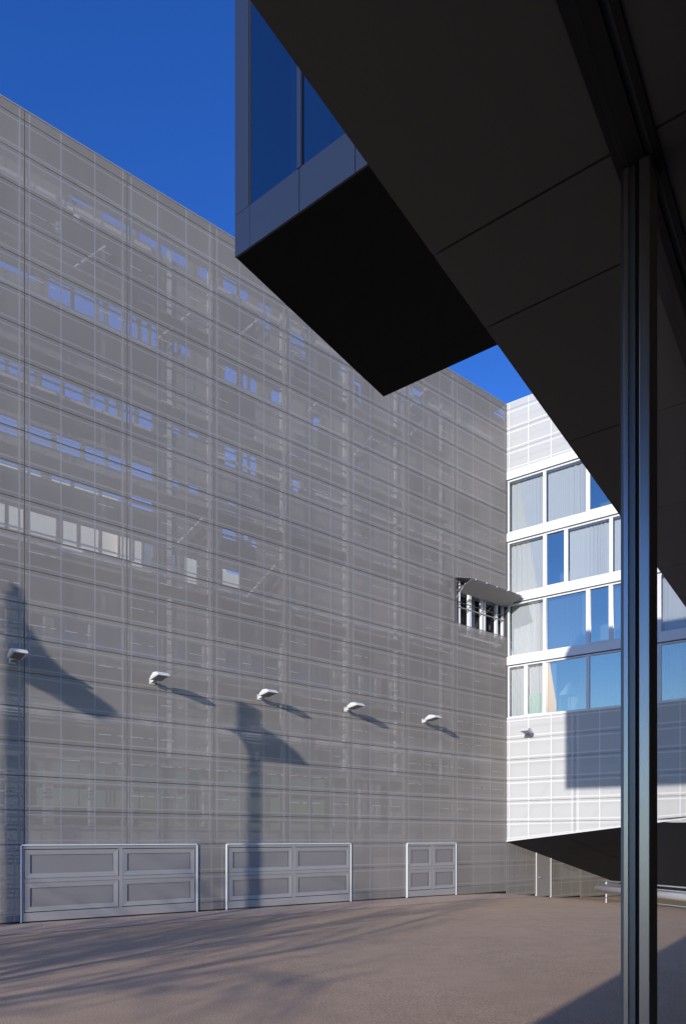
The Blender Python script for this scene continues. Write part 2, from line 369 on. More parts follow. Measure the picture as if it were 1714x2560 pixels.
# inner wall with the openings one can see the sky and the far cream block through
openings = [
    (-20.0, -18.9, 23.20, 23.46), (-18.75, -18.05, 23.18, 23.47), (-17.95, -16.95, 23.10, 23.47),
    (-21.7, -21.0, 19.80, 20.35), (-20.9, -20.2, 19.80, 20.38), (-20.1, -19.95, 19.75, 20.38), (-19.8, -19.3, 19.72, 20.38), (-19.22, -18.8, 19.70, 20.38), (-18.65, -18.42, 19.66, 20.38), (-18.3, -18.1, 19.64, 20.38),
    (-17.45, -17.32, 19.90, 20.24), (-17.2, -16.85, 19.95, 20.22),
    (-23.4, -22.95, 16.90, 17.20), (-22.85, -22.45, 16.90, 17.20), (-22.3, -22.1, 16.9, 17.2), (-21.9, -21.3, 16.88, 17.22), (-21.2, -20.6, 16.86, 17.24), (-20.4, -19.9, 16.84, 17.26), (-19.8, -19.5, 16.82, 17.28), (-19.35, -18.9, 16.82, 17.3), (-18.75, -18.25, 16.80, 17.34),
    (-17.5, -17.2, 17.0, 17.2),
    (-24.0, -22.6, 15.25, 15.48), (-24.0, -22.6, 14.95, 15.17), (-22.4, -21.6, 15.25, 15.46), (-22.4, -21.6, 14.96, 15.17), (-21.45, -20.7, 15.24, 15.46), (-21.45, -20.7, 14.97, 15.17), (-20.55, -19.9, 15.24, 15.44), (-20.55, -19.9, 14.98, 15.17), (-19.8, -19.2, 15.24, 15.42), (-19.8, -19.2, 15.0, 15.17), (-19.05, -18.25, 15.05, 15.42),
    (-17.5, -17.25, 15.1, 15.3), (-16.9, -16.5, 15.08, 15.30),
    (-23.6, -22.5, 13.97, 14.13), (-22.4, -21.9, 13.97, 14.13), (-21.6, -21.0, 13.97, 14.14), (-20.9, -20.1, 13.97, 14.14), (-20.0, -19.3, 13.97, 14.14), (-19.2, -18.25, 13.92, 14.06), (-19.0, -18.25, 14.14, 14.26),
    (-24.5, -22.95, 12.18, 12.80), (-22.85, -22.4, 12.18, 12.80), (-22.3, -21.45, 12.18, 12.80), (-21.25, -20.8, 12.15, 12.80), (-20.7, -20.1, 12.15, 12.8), (-20.0, -19.45, 12.15, 12.8), (-19.38, -18.95, 12.15, 12.8), (-18.9, -18.62, 12.15, 12.8), (-18.55, -18.25, 12.15, 12.8), (-21.3, -20.6, 11.85, 12.05), (-19.0, -18.6, 11.85, 12.05),
    (-17.52, -17.4, 11.95, 12.6), (-17.3, -17.22, 11.95, 12.6), (-17.05, -16.55, 11.9, 12.62),
    (-15.54, -14.95, 13.98, 14.14), (-15.54, -14.95, 13.75, 13.90), (-14.85, -14.75, 13.76, 14.14), (-14.65, -14.4, 13.98, 14.14), (-14.3, -14.05, 13.8, 14.0),
    (-15.54, -14.75, 12.12, 12.60),
    (-15.45, -14.95, 19.50, 20.30), (-14.85, -14.75, 19.5, 20.3), (-14.68, -14.45, 19.52, 20.3), (-14.35, -14.07, 19.55, 20.3),
    (-15.45, -14.95, 16.63, 17.20), (-14.85, -14.75, 16.63, 17.2), (-14.68, -14.45, 16.63, 17.2), (-14.35, -14.07, 16.63, 17.2),
    (-15.32, -14.95, 15.05, 15.22),
    (-15.5, -14.95, 22.95, 23.55), (-14.8, -14.4, 22.9, 23.5), (-13.95, -13.8, 22.6, 23.3), (-13.7, -13.45, 22.5, 23.3),
    (-12.5, -11.8, 22.55, 23.0), (-12.5, -12.2, 22.3, 22.45), (-12.0, -11.75, 22.2, 22.4), (-9.4, -8.5, 21.6, 22.2), (-9.4, -8.5, 21.35, 21.5), (-10.0, -9.7, 22.2, 22.6),
    (-6.5, -5.9, 22.2, 23.2), (-5.8, -5.2, 22.4, 23.3),
]
openings = [(a, b, c - .16 * (d - c) - .02, d + .10 * (d - c)) for a, b, c, d in openings]
openings += [(-24.5, -23.3, 19.9, 20.3), (-23.2, -22.1, 19.95, 20.2), (-16.9, -16.5, 17.0, 17.25), (-21.0, -20.4, 23.2, 23.4), (-13.4, -12.9, 19.4, 20.2), (-11.4, -11.0, 19.3, 19.9), (-9.4, -8.9, 18.3, 19.0), (-12.4, -12.1, 16.5, 17.0), (-16.5, -16.1, 23.0, 23.5)]
# dark glazed bands that stay closed: one row per storey
glazed = []
for st, (za, zb) in enumerate(((2.95, 5.05), (8.75, 9.65))):
    bays = [(-28.4, -26.1), (-26.0, -22.9), (-22.4, -21.8), (-21.6, -20.4), (-20.3, -19.1), (-19.0, -17.9), (-17.4, -16.3), (-15.5, -14.6), (-14.4, -13.0), (-12.6, -11.6), (-11.4, -10.3), (-9.6, -8.9), (-8.7, -8.0), (-7.8, -7.1)]
    for a, b in bays: glazed.append((a, b, za, zb if b < -7 else zb - .2))
for za, zb in ((11.0, 11.6), (14.5, 14.85), (17.6, 18.9), (20.7, 22.0)):
    for a, b in ((-28.2, -26.0), (-25.8, -24.6), (-15.6, -14.1), (-12.4, -11.5), (-9.9, -9.2), (-6.3, -5.2)):
        glazed.append((a, b, za, zb))
glazed.append((-3.6, -0.15, 12.4, 14.9))                  # the open corner window
def pierced(parent, u0, u1, z0, z1, y0, th, holes, key, name):
    us = sorted({u0, u1} | {q for h in holes for q in h[:2] if u0 < q < u1}); zs = sorted({z0, z1} | {q for h in holes for q in h[2:4] if z0 < q < z1})
    nu, nz = len(us) - 1, len(zs) - 1
    hole = [[any(h[0] < (us[i] + us[i + 1]) / 2 < h[1] and h[2] < (zs[j] + zs[j + 1]) / 2 < h[3] for h in holes) for j in range(nz)] for i in range(nu)]
    mb = MB()
    for j in range(nz):                                   # merge solid runs along each course
        i = 0
        while i < nu:
            if hole[i][j]: i += 1; continue
            k = i
            while k < nu and not hole[k][j]: k += 1
            for y in (y0, y0 + th): mb.poly([(us[i], y, zs[j]), (us[k], y, zs[j]), (us[k], y, zs[j + 1]), (us[i], y, zs[j + 1])], key)
            i = k
    for i in range(nu):                                   # reveals
        for j in range(nz):
            if not hole[i][j]: continue
            a, b, c, d = us[i], us[i + 1], zs[j], zs[j + 1]
            if i == 0 or not hole[i - 1][j]: mb.poly([(a, y0, c), (a, y0 + th, c), (a, y0 + th, d), (a, y0, d)], key)
            if i == nu - 1 or not hole[i + 1][j]: mb.poly([(b, y0, c), (b, y0 + th, c), (b, y0 + th, d), (b, y0, d)], key)
            if j == 0 or not hole[i][j - 1]: mb.poly([(a, y0, c), (b, y0, c), (b, y0 + th, c), (a, y0 + th, c)], key)
            if j == nz - 1 or not hole[i][j + 1]: mb.poly([(a, y0, d), (b, y0, d), (b, y0 + th, d), (a, y0 + th, d)], key)
    return mb.build(name, parent)
pierced(LB, -29.2, 0.95, -0.9, 24.3, GP, 0.10, openings + glazed, 'conc', 'inner_wall')
for gi, (a, b, c, d) in enumerate(glazed[:-1]):
    f = MB().box((a, GP + .012, c), (a + .05, GP + .07, d), 'galv').box((b - .05, GP + .012, c), (b, GP + .07, d), 'galv')
    f.box((a + .05, GP + .012, c), (b - .05, GP + .07, c + .05), 'galv').box((a + .05, GP + .012, d - .05), (b - .05, GP + .07, d), 'galv')
    fo = f.build('window', LB)
    MB().poly([(a + .05, GP + .05, c + .05), (b - .05, GP + .05, c + .05), (b - .05, GP + .05, d - .05), (a + .05, GP + .05, d - .05)], 'inner').build('pane', fo)
    yb_ = GP + .42 + .012 * (gi % 9)
    MB().box((a - .05, yb_, c - .1), (b + .62, yb_ + .008, d + .45), 'dkroom').build('room_back', fo)
# dark infill boards on the inner wall, storey by storey
bands = [(5.3, 6.2), (7.2, 8.5), (10.1, 10.9), (13.0, 13.75), (15.65, 16.55), (18.1, 19.4), (21.0, 22.6)]
for za, zb in bands:
    for a, b in ((-28.9, -25.4), (-25.2, -22.5), (-22.3, -20.1), (-19.9, -18.0), (-15.6, -14.2), (-14.0, -13.0), (-11.2, -10.2), (-8.9, -8.2), (-6.4, -4.9), (-4.6, -3.7), (-2.9, -1.2)):
        if za > 12 and a > -18 and random.random() < .45: continue
        if a > -3.6 and 9.5 < za < 15: continue
        MB().box((a, GP - .03, za), (b, GP - .004, zb), 'infill').build('infill_board', LB)
for a, c, d in ((-21.2, 22.55, 22.75), (-21.0, 22.3, 22.5), (-21.6, 21.6, 21.95), (-16.25, 22.2, 22.85), (-13.2, 10.2, 12.9), (-13.0, 13.2, 15.2), (-9.0, 3.0, 5.2), (-8.6, 3.0, 5.2), (-8.2, 3.0, 5.2)):
    MB().box((a, .42, c), (a + .16, .50, d), 'white' if c > 20 else 'conc').build('fin', LB)
sb = MB()
for za, zb in ((6.35, 6.65), (11.65, 11.8), (14.4, 14.6), (16.6, 16.7), (17.45, 17.6), (19.45, 19.6), (20.45, 20.65), (22.75, 22.95)):
    for a, b in ((-28.9, -17.7), (-16.0, -11.6), (-11.3, -.2)): sb.box((a, GP - .10, za), (b, GP - .035, zb), 'slab')
for a, b in ((-17.75, -17.6), (-16.2, -16.05), (-13.05, -12.9), (-12.8, -12.7), (-9.9, -9.75), (-7.0, -6.85), (-4.1, -3.95)): sb.box((a, GP - .10, 5.4), (b, GP - .036, 23.2), 'slab')
sb.build('slab_edge', LB)
st = MB()
for u, z in ((-21.2, 20.6), (-18.2, 19.8), (-17.4, 13.0), (-15.3, 21.0), (-14.6, 11.7), (-12.2, 19.3), (-9.6, 18.6), (-6.6, 20.3), (-6.2, 22.1)):
    st.tube((u, GP - .16, z), (u + 1.25, GP - .16, z + 1.5), .05, .05, 'slab', 6).tube((u + .3, GP - .16, z - .1), (u + 1.4, GP - .16, z + 1.2), .03, .03, 'dark', 6)
st.build('stair_stringer', LB)
# maintenance gratings between screen and wall, one for every third joint
gr = MB()
for k in (3, 6, 9, 12, 15, 18): gr.box((-28.8, .2, zk(k) - .42), (-4.0, GP - .03, zk(k) - .36), 'conc')
gr.build('walkway', LB)
# slanting stay rods near the fourth joint
rd = MB()
for k in range(1, 21):
    for u in (-16.6, -7.6):
        rd.tube((u, .35, zk(k) - .25), (u + .42, .12, zk(k) + .25), .012, .012, 'white', 5)
rd.build('stay_rod', LB)

# corner window with the folded shutter
cw = MB()
for a, b in ((-3.66, -3.58), (-3.32, -3.24), (-2.62, -2.46), (-1.72, -1.60), (-1.5, -1.42), (-.62, -.5), (-.12, -.02)):
    cw.box((a, .14, 12.45), (b, .28, 14.86), 'white')
cw.box((-3.7, .30, 12.3), (-.02, .36, 12.42), 'white').box((-3.7, .30, 14.87), (-.02, .36, 14.98), 'dark')
cwo = cw.build('window', LB, label='open corner window with white posts under the raised shutter')
MB().poly([(-3.6, .34, 12.42), (-.1, .34, 12.42), (-.1, .34, 14.87), (-3.6, .34, 14.87)], 'clear').build('pane', cwo)
MB().box((-3.75, 2.2, 12.2), (0.2, 2.3, 15.1), 'dkroom').box((-3.75, .5, 15.0), (.2, 2.2, 15.1), 'dkroom').box((-3.75, .87, 12.2), (.2, 2.2, 12.3), 'dkroom').box((-3.85, .5, 12.2), (-3.76, 2.3, 15.1), 'dkroom').box((.21, .5, 12.2), (.3, 2.3, 15.1), 'dkroom').build('room_back', cwo)
for a, b in ((-3.2, -2.8), (-2.4, -1.8), (-1.35, -1.0)):
    n = 14; c = MB(); key = 'wood' if a < -2.5 or a > -1.5 else 'curtain'
    pr = [(a + (b - a) * i / n, .5 + .03 * (-1) ** i) for i in range(n + 1)]
    for p, q in zip(pr, pr[1:]): c.poly([(p[0], p[1], 12.4), (q[0], q[1], 12.4), (q[0], q[1], 14.6), (p[0], p[1], 14.6)], key)
    c.build('curtain', cwo)
zt, zb, zo = zk(12) + .08, zk(12) - .58, zk(12) - .30
sh = MB()
sh.prism([(-.01, zt), (-1.0, zo + .03), (-1.0, zo + .015), (-.01, zt - .015)], 0, -3.72, 0.0, 'solid')
sho = sh.build('shutter', LB)
lf = MB().prism([(-.98, zo - .012), (-.02, zb), (-.02, zb - .015), (-.98, zo - .027)], 0, -3.72, 0.0, 'gate')
lf.build('lower_leaf', sho)
hg = MB()
for u in (-3.5, -2.75, -2.0, -1.25, -.5): hg.box((u, -1.03, zo - .03), (u + .05, -1.004, zo + .04), 'galv')
hg.build('hinge', sho)
for u in (-3.66, -.08): MB().tube((u, .02, zb - .3), (u, -.55, zb + .22), .014, .014, 'galv', 6).build('strut', sho)

wg = MB().box((-80, .0, -.9), (-28.95, 8, TOP), 'tan').build('far_wing', LB)

# gates
def gate(ua, ub, cols):
    top = zk(0) - .03
    # bottom follows the ground
    za, zb_ = gz(ua) + .055, gz(ub) + .055
    lo = max(za, zb_)
    fr = MB(); y0, y1 = -.035, .02
    fr.poly([(ua, y0, za), (ub, y0, zb_), (ub, y0, lo + .26), (ua, y0, lo + .26)], 'gate')
    fr.poly([(ua, y0, za), (ub, y0, zb_), (ub, y1, zb_), (ua, y1, za)], 'dark')
    fr.box((ua, y0, top - .10), (ub, y1, top), 'gate')
    fr.box((ua, y0, lo + .265), (ua + .05, y1, top - .105), 'gate'); fr.box((ub - .05, y0, lo + .265), (ub, y1, top - .105), 'gate')
    body0, body1 = lo + .265, top - .105; mid = (body0 + body1) / 2
    sp = [ua + .05, ub - .05] if len(cols) == 0 else None
    es = [ua + .055] + [ua + (ub - ua) * c for c in cols] + [ub - .055]
    for c in es[1:-1]: fr.box((c - .07, y0 + .004, body0), (c + .07, y1, body1), 'gate')
    fr.box((ua + .06, y0 + .008, mid - .06), (ub - .06, y1, mid + .06), 'gate')
    go_ = fr.build('gate', LB)
    MB().box((ua - .045, -.06, za - .03), (ua - .015, .03, zk(0) - .02), 'white').build('gate_post', go_)
    MB().box((ub + .015, -.06, zb_ - .03), (ub + .04, .03, zk(0) - .02), 'white').build('gate_post', go_)
    MB().box((ua - .01, -.075, zk(0) - .028), (ub + .01, .0, zk(0) + .004), 'white').build('drip_rail', go_)
    for i in range(len(es) - 1):
        a = es[i] + (.08 if i else .02); b = es[i + 1] - (.08 if i < len(es) - 2 else .02)
        for c, d in ((body0 + .02, mid - .07), (mid + .07, body1 - .02)):
            fw = .15; o_ = [(a, c), (b, c), (b, d), (a, d)]; n_ = [(a + fw, c + fw), (b - fw, c + fw), (b - fw, d - fw), (a + fw, d - fw)]
            ring = MB()
            for q in range(4):
                r_ = (q + 1) % 4
                ring.poly([(o_[q][0], y0 - .012, o_[q][1]), (o_[r_][0], y0 - .012, o_[r_][1]), (n_[r_][0], y0 + .004, n_[r_][1]), (n_[q][0], y0 + .004, n_[q][1])], 'gate')
                ring.poly([(o_[q][0], y0 - .012, o_[q][1]), (o_[r_][0], y0 - .012, o_[r_][1]), (o_[r_][0], y0 + .03, o_[r_][1]), (o_[q][0], y0 + .03, o_[q][1])], 'gate')
            ring.build('panel_frame', go_)
            MB().poly([(p, y0 + .03, q) for p, q in n_], 'gperf').build('infill', go_)
    MB().box((ua, .06, -.1), (ub, .09, zk(0) - .03), 'infill').build('gate_back', go_)
gate(-22.66, -16.99, [.525]); gate(-15.77, -10.09, [.505]); gate(-6.85, -3.76, [.5])
# door under the white block
do = MB().box((2.50, -.01, gz(3.1) + .06), (3.66, .03, 2.3), 'solid').build('door', LB, label='plain metal door under the white block')
MB().box((2.43, -.04, gz(2.4)), (2.465, .05, 2.38), 'slab').box((3.69, -.04, gz(3.7)), (3.725, .05, 2.38), 'slab').build('door_frame', do)
MB().tube((2.62, -.07, .55), (2.78, -.07, .55), .018, .018, 'galv', 8).tube((2.62, -.07, .55), (2.62, .0, .55), .015, .015, 'galv', 6).build('handle', do)

# ================================================================ WHITE BLOCK on the right
WB = thing('white_block', 'white building with tall curtained windows above slanting panels, right of the corner', 'building', CORNER, A2)
VEND = 13.6
CW = 3.4
def botz(v): return 2.45 + 0.123 * v
cols = [0.0, 3.4, 6.8, 10.2, VEND]
stdw = screen_panel(CW - GAP, ROW - GAP, 3, 'wperf', 'wsolid', mg=.05).mesh('facade_panel')
for c in range(4):
    for k in list(range(0, 6)) + list(range(18, 21)):
        z0, z1 = zk(k), zk(k + 1)
        if k < 6 and botz(cols[c + 1]) > z0:
            b0, b1 = max(0, botz(cols[c]) - z0), botz(cols[c + 1]) - z0
            if b0 > ROW - .05: continue
            screen_panel(CW - GAP, ROW - GAP, 3, 'wperf', 'wsolid', mg=.05, cut=(min(b0, ROW - .03), min(b1, ROW - .03))).build('facade_panel', WB, (cols[c] + GAP / 2, 0, z0 + GAP / 2))
        else:
            link('facade_panel', stdw, WB, (cols[c] + GAP / 2, random.uniform(-.002, .002), z0 + GAP / 2))
    screen_panel(CW - GAP, TOP - zk(21) - .03, 3, 'wperf', 'wsolid', mg=.05).build('facade_panel', WB, (cols[c] + GAP / 2, 0, zk(21) + GAP / 2))
MB().prism([(0.0, botz(0) - .03), (VEND, botz(VEND) - .03), (VEND, botz(VEND) + .03), (0.0, botz(0) + .03)], 1, -.035, -.004, 'wsolid').build('edge_trim', WB)
MB().box((0, -.012, TOP - .03), (VEND, .5, TOP), 'white').build('roof_cap', WB)
MB().box((-.12, .035, 2.5), (.012, .6, TOP - .05), 'infill').build('corner_closer', WB)
# rails and wall behind the panels
rb = MB()
for k in list(range(1, 6)) + [19, 20, 21]: rb.box((0.02, .09, zk(k) - .13), (VEND, .14, zk(k) - .08), 'white')
for c in range(1, 5):
    for dx in (-.17, .17): rb.box((min(cols[c] + dx, VEND - .1), .15, max(zk(0), botz(cols[c]) + .1)), (min(cols[c] + dx, VEND - .1) + .05, .2, zk(6) - .1), 'white')
rb.build('rail', WB)
bc = MB()
for a, b in ((.6, 2.2), (4.0, 5.6), (5.9, 7.4), (8.2, 9.9)):
    bc.tube((a, .38, max(zk(1), botz(a) + .2)), (b, .34, zk(3)), .03, .03, 'dark', 6).tube((b, .38, max(zk(1), botz(b) + .2)), (b + .1, .34, zk(5)), .025, .025, 'dark', 6)
bc.build('brace', WB)
MB().box((.02, .44, zk(4) - .2), (VEND, .49, zk(4) + .15), 'dark').box((.02, .44, zk(2) - .1), (VEND, .49, zk(2) + .05), 'conc').build('floor_edge', WB)
MB().prism([(.02, botz(0) + .06), (VEND, botz(VEND) + .06), (VEND, zk(6) - .05), (.02, zk(6) - .05)], 1, .5, .6, 'room').box((.02, .5, zk(18) + .05), (VEND, .6, TOP - .1), 'room').build('inner_wall', WB)
# floors behind the glazing
fl = MB()
for j in range(5): fl.box((.02, .12, zk(6 + 3 * j) - .35), (VEND, 3.2, zk(6 + 3 * j) - .02), 'room')
fl.box((.02, 3.2, zk(6)), (VEND, 3.35, zk(18)), 'room').box((-.1, .3, zk(6)), (.02, 3.2, zk(18)), 'room').box((VEND, .05, zk(0)), (VEND + .2, 3.3, TOP - .02), 'room')
fl.build('floor_slab', WB)
for j in range(1, 5):
    z = zk(6 + 3 * j)
    MB().box((.03, -.06, z - .42), (VEND, .10, z - .01), 'white').build('band', WB, bevel=.006)
    MB().box((.03, -.02, z - .475), (VEND, .06, z - .425), 'dark').build('shadow_gap', WB)
MB().box((.0, -.02, zk(6)), (.07, .08, zk(18)), 'dark').build('corner_profile', WB)
MB().box((.03, -.03, zk(6) - .01), (VEND, .09, zk(6) + .05), 'white').build('sill', WB)
rows = {
    0: [(.08, 1.0, 'c'), (1.0, 1.95, 'g'), (1.95, 4.0, 'h'), (4.0, 6.05, 'b'), (6.05, 7.1, 'b'), (7.1, 9.15, 'b'), (9.15, 11.2, 'c'), (11.2, 13.5, 'b')],
    1: [(.08, 1.95, 'c'), (1.95, 4.0, 'h2'), (4.0, 5.05, 'n'), (5.05, 7.1, 'b'), (7.1, 9.15, 'c'), (9.15, 11.2, 'c'), (11.2, 13.5, 'b')],
    2: [(.08, 1.95, 'c'), (1.95, 3.0, 'n'), (3.0, 5.05, 'c'), (5.05, 7.1, 'c'), (7.1, 9.15, 'b'), (9.15, 11.2, 'c'), (11.2, 13.5, 'c')],
    3: [(.08, 1.95, 'c'), (1.95, 4.0, 'c'), (4.0, 6.05, 'n'), (6.05, 8.1, 'c'), (8.1, 10.2, 'c'), (10.2, 13.5, 'b')],
}
def curtain(par, a, b, z0, z1, key='curtain'):
    mb = MB(); x = a; pts = []
    ph = random.random() * 6
    while x < b:
        pts.append((x, .26 + .028 * (.5 + .5 * math.sin(x * 3.1 + ph * 2)) * math.sin(x * 31 + ph + 2.6 * math.sin(x * 4.3 + ph)) + .005 * math.sin(x * 71 + ph)))
        x += .018
    pts.append((b, .26))
    for p, q in zip(pts, pts[1:]): mb.poly([(p[0], p[1], z0), (q[0], q[1], z0), (q[0], q[1], z1), (p[0], p[1], z1)], key)
    o = mb.build('curtain', par)
    for f in o.data.polygons: f.use_smooth = True
for j, row in rows.items():
    z0 = zk(6 + 3 * j) + (.05 if j == 0 else 0.0); z1 = zk(9 + 3 * j) - .48
    for a, b, kd in row:
        nar = kd in ('n', 'g'); fw = .075
        f = MB(); y0, y1 = (-.05, .10) if nar else (-.03, .10)
        f.box((a, y0, z0), (a + fw, y1, z1), 'white').box((b - fw, y0, z0), (b - .006, y1, z1), 'white')
        f.box((a + fw, y0 + .01, z1 - .06), (b - fw, y1, z1), 'white').box((a + fw, y0 + .01, z0), (b - fw, y1, z0 + (.07 if nar else .045)), 'white')
        if nar:
            f.box((a + fw, y0 + .03, z0 + .07), (a + fw + .03, y1 - .02, z1 - .06), 'galv').box((b - fw - .03, y0 + .03, z0 + .07), (b - fw, y1 - .02, z1 - .06), 'galv')
        wo = f.build('window', WB)
        ga, gb = a + fw, b - fw
        MB().poly([(ga, .05, z0 + .045), (gb, .05, z0 + .045), (gb, .05, z1 - .06), (ga, .05, z1 - .06)], 'win' if kd in ('c', 'g') else 'mirror').build('pane', wo)
        MB().box((ga, .14, z1 - .07), (gb, .22, z1 - .061), 'white').build('blind_box', wo)
        if kd == 'c': curtain(wo, ga + .01, gb - .01, z0 + .06, z1 - .07)
        if kd == 'g':
            curtain(wo, ga + .01, gb - .01, z0 + 1.1, z1 - .07); curtain(wo, ga + .01, gb - .01, z0 + .06, z0 + 1.1, 'greencur')
        if kd == 'h':
            curtain(wo, ga + .02, ga + .42, z0 + .06, z1 - .07); curtain(wo, gb - .42, gb - .05, z0 + .06, z1 - .07)
        if kd in ('b', 'h2'): curtain(wo, gb - .28, gb - .02, z0 + .06, z1 - .07); curtain(wo, ga + .02, gb - .30, z0 + .06, z1 - .07, 'voile')
        if nar:
            MB().poly([(ga + .03, .12, z0 + .1), (gb - .03, .12, z0 + .1), (gb - .03, .12, z0 + 1.05), (ga + .03, .12, z0 + 1.05)], 'win').build('guard_pane', wo)
# slanting underside: drops as it runs back along the long wall
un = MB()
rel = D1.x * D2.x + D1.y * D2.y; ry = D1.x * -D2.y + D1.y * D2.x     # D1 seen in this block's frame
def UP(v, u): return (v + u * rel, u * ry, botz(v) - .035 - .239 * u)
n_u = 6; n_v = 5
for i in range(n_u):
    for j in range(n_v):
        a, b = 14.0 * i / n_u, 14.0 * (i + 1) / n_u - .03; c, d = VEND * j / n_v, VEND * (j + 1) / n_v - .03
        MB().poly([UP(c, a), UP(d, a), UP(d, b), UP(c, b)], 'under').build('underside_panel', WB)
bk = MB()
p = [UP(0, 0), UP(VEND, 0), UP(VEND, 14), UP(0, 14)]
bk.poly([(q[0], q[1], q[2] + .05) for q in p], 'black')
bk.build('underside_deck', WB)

# ================================================================ wall lamps
def make_lamp(label, base, rz):
    t = thing('wall_lamp', label, 'wall lamp', base, rz, 'floodlights fixed to the court walls')
    MB().box((-.09, -.03, -.11), (.09, -.004, .09), 'lamp').build('wall_plate', t)
    MB().box((-.045, -.34, -.055), (.045, -.031, .02), 'lamp').box((-.07, -.26, -.10), (.07, -.12, -.056), 'lens').build('bracket', t)
    prof = [(-.28, -.03), (-.30, .07), (-.54, .18), (-.80, .15), (-.95, .05), (-.95, .02)]
    h = MB().prism(prof, 0, -.19, .23, 'lamp').build('housing', t, bevel=.01)
    MB().prism([(-.36, -.022), (-.88, .02), (-.88, .005), (-.36, -.045)], 0, -.13, .16, 'lens').build('lens', t)
    MB().box((-.192, -.93, .028), (.232, -.33, .036), 'lens').build('lid_seam', h)
    return t
lampz = EYE + 5.32
L_ = lambda u, z: tuple(CORNER + D1 * u + Vector((0, 0, z)))
names = ['wall lamp within the big pole shadow at the left edge', 'wall lamp between the two street lamp shadows, above the widest gate gap',
         'middle wall lamp just above the box shaped shadow', 'wall lamp fourth from the left, over the gap right of the middle gate',
         'wall lamp on the grey screen closest to the white block']
for u, z, nme in zip((-22.93, -18.60, -14.42, -10.30, -5.86), (EYE + 5.32, EYE + 5.30, EYE + 5.30, EYE + 5.32, EYE + 5.32), names):
    make_lamp(nme, L_(u, z), A1)
make_lamp('pale wall lamp on the white panels under the lowest windows', tuple(CORNER + D2 * 1.22 + Vector((0, 0, EYE + 5.2))), A2)

# ================================================================ raised glass box over the court
ZB = EYE + 8.7
BX = thing('overhanging_box', 'dark glazed upper volume jutting out above the court, black underneath', 'building', (-1.593, 10.3, 0), math.atan2(-D3.x, D3.y))
BL, BD, BH = 15.0, 4.02, 6.4
MB().poly([(.02, .02, ZB + .02), (BL, .02, ZB + .02), (BL, BD, ZB + .02), (.02, BD, ZB + .02)], 'black').build('floor_deck', BX)
sp = [0.0, 2.9, 5.8, 8.7, 11.6, BL]
for a, b in zip(sp, sp[1:]):
    MB().box((a + (.004 if a else 0), .0 + .004, ZB), (b - .004, BD - .6, ZB + .012), 'boxsoff').build('soffit_panel', BX)
    MB().box((a + (.004 if a else 0), BD - .59, ZB + .004), (b - .004, BD, ZB + .016), 'boxsoff').build('soffit_panel', BX)
MB().box((0, -.03, ZB - .01), (.30, .0, ZB + .60), 'boxband').build('spandrel', BX)
es = [.30] + [1.25 + .95 * i for i in range(15)]
es = [e for e in es if e < BL] 
for a, b in zip(es, es[1:]):
    MB().box((a + .006, -.03, ZB - .01), (b - .006, 0, ZB + .60), 'boxband').build('spandrel', BX)
    MB().poly([(a, -.004, ZB + .604), (b, -.004, ZB + .604), (b, -.004, ZB + BH - .3), (a, -.004, ZB + BH - .3)], 'boxglass').build('pane', BX)
    MB().box((b - .035, -.04, ZB + .603), (b + .035, .03, ZB + BH - .3), 'boxband').build('mullion', BX)
MB().box((0, -.03, ZB + .606), (.28, .0, ZB + BH), 'boxband').build('corner_cladding', BX)
MB().box((.281, -.01, ZB + .606), (.30, .03, ZB + BH), 'black').build('gasket', BX)
MB().box((.30, -.03, ZB + BH - .298), (BL, .02, ZB + BH), 'boxband').build('head_band', BX)
MB().box((0, .001, ZB + .018), (.05, BD, ZB + BH), 'boxband').box((.06, BD - .05, ZB + .018), (BL, BD, ZB + BH), 'boxband').box((.3, .9, ZB + .1), (BL - .1, 1.0, ZB + BH - .1), 'dkroom').box((.06, .05, ZB + BH - .1), (BL, BD - .06, ZB + BH - .01), 'boxband').build('shell', BX)
MB().box((BL - 2.5, .3, -.2), (BL, BD - .2, ZB - .02), 'conc').build('stair_tower', BX)

# ================================================================ pavilion the picture is taken from: canopy, glass wall, mullion
ZS = EYE + 1.77
PV = thing('glass_pavilion', 'dark canopy soffit and glazed wall with one steel blue mullion, at the right foreground', 'building', (0, 0, 0), A3)
xj = [-18.0, -16.0, -14.0, -12.0, -10.0, -8.0, -6.0, -4.0, -2.4, -.7, 1.0, 1.841, 2.21, 3.062, 3.96, 4.85, 5.75, 6.65, 8.3, 10.0, 11.7, 13.4, 15.1, 17.0]
YE = 1.02
for a, b in zip(xj, xj[1:]):
    g_ = .006 if abs(b - 2.21) > .01 else .003
    MB().box((a + .004, .50, ZS), (b - .004, YE, ZS + .03), 'soffit').build('soffit_panel', PV)
    MB().box((a + .004, -2.6, ZS), (b - .004, .395, ZS + .03), 'soffit').build('soffit_panel', PV)
    MB().box((a + .004, -6.0, ZS + .001), (b - .004, -2.606, ZS + .03), 'soffit').build('soffit_panel', PV)
MB().box((-18, -6, ZS + .032), (17, YE - .01, ZS + .10), 'dark').box((-18, YE - .02, ZS + .032), (17, YE - .001, ZS + .11), 'boxband').build('canopy_slab', PV)
MB().box((-18, .395, ZS - .006), (17, .412, ZS + .03), 'headf').box((-18, .43, ZS - .008), (17, .50, ZS + .03), 'headf').box((-18, .412, ZS + .004), (17, .43, ZS + .03), 'soffit').build('head_frame', PV)
FZ = EYE - 1.6
MB().box((-18, -6, FZ - 1.1), (17, .52, FZ), 'int_').build('floor', PV)
MB().box((-18, -6.2, FZ), (17, -6, ZS), 'int_').box((-18.2, -6.2, FZ), (-18.01, .52, ZS), 'int_').build('back_wall', PV)
MB().box((-18, .41, FZ), (17, .49, FZ + .06), 'mulld').build('sill_frame', PV)
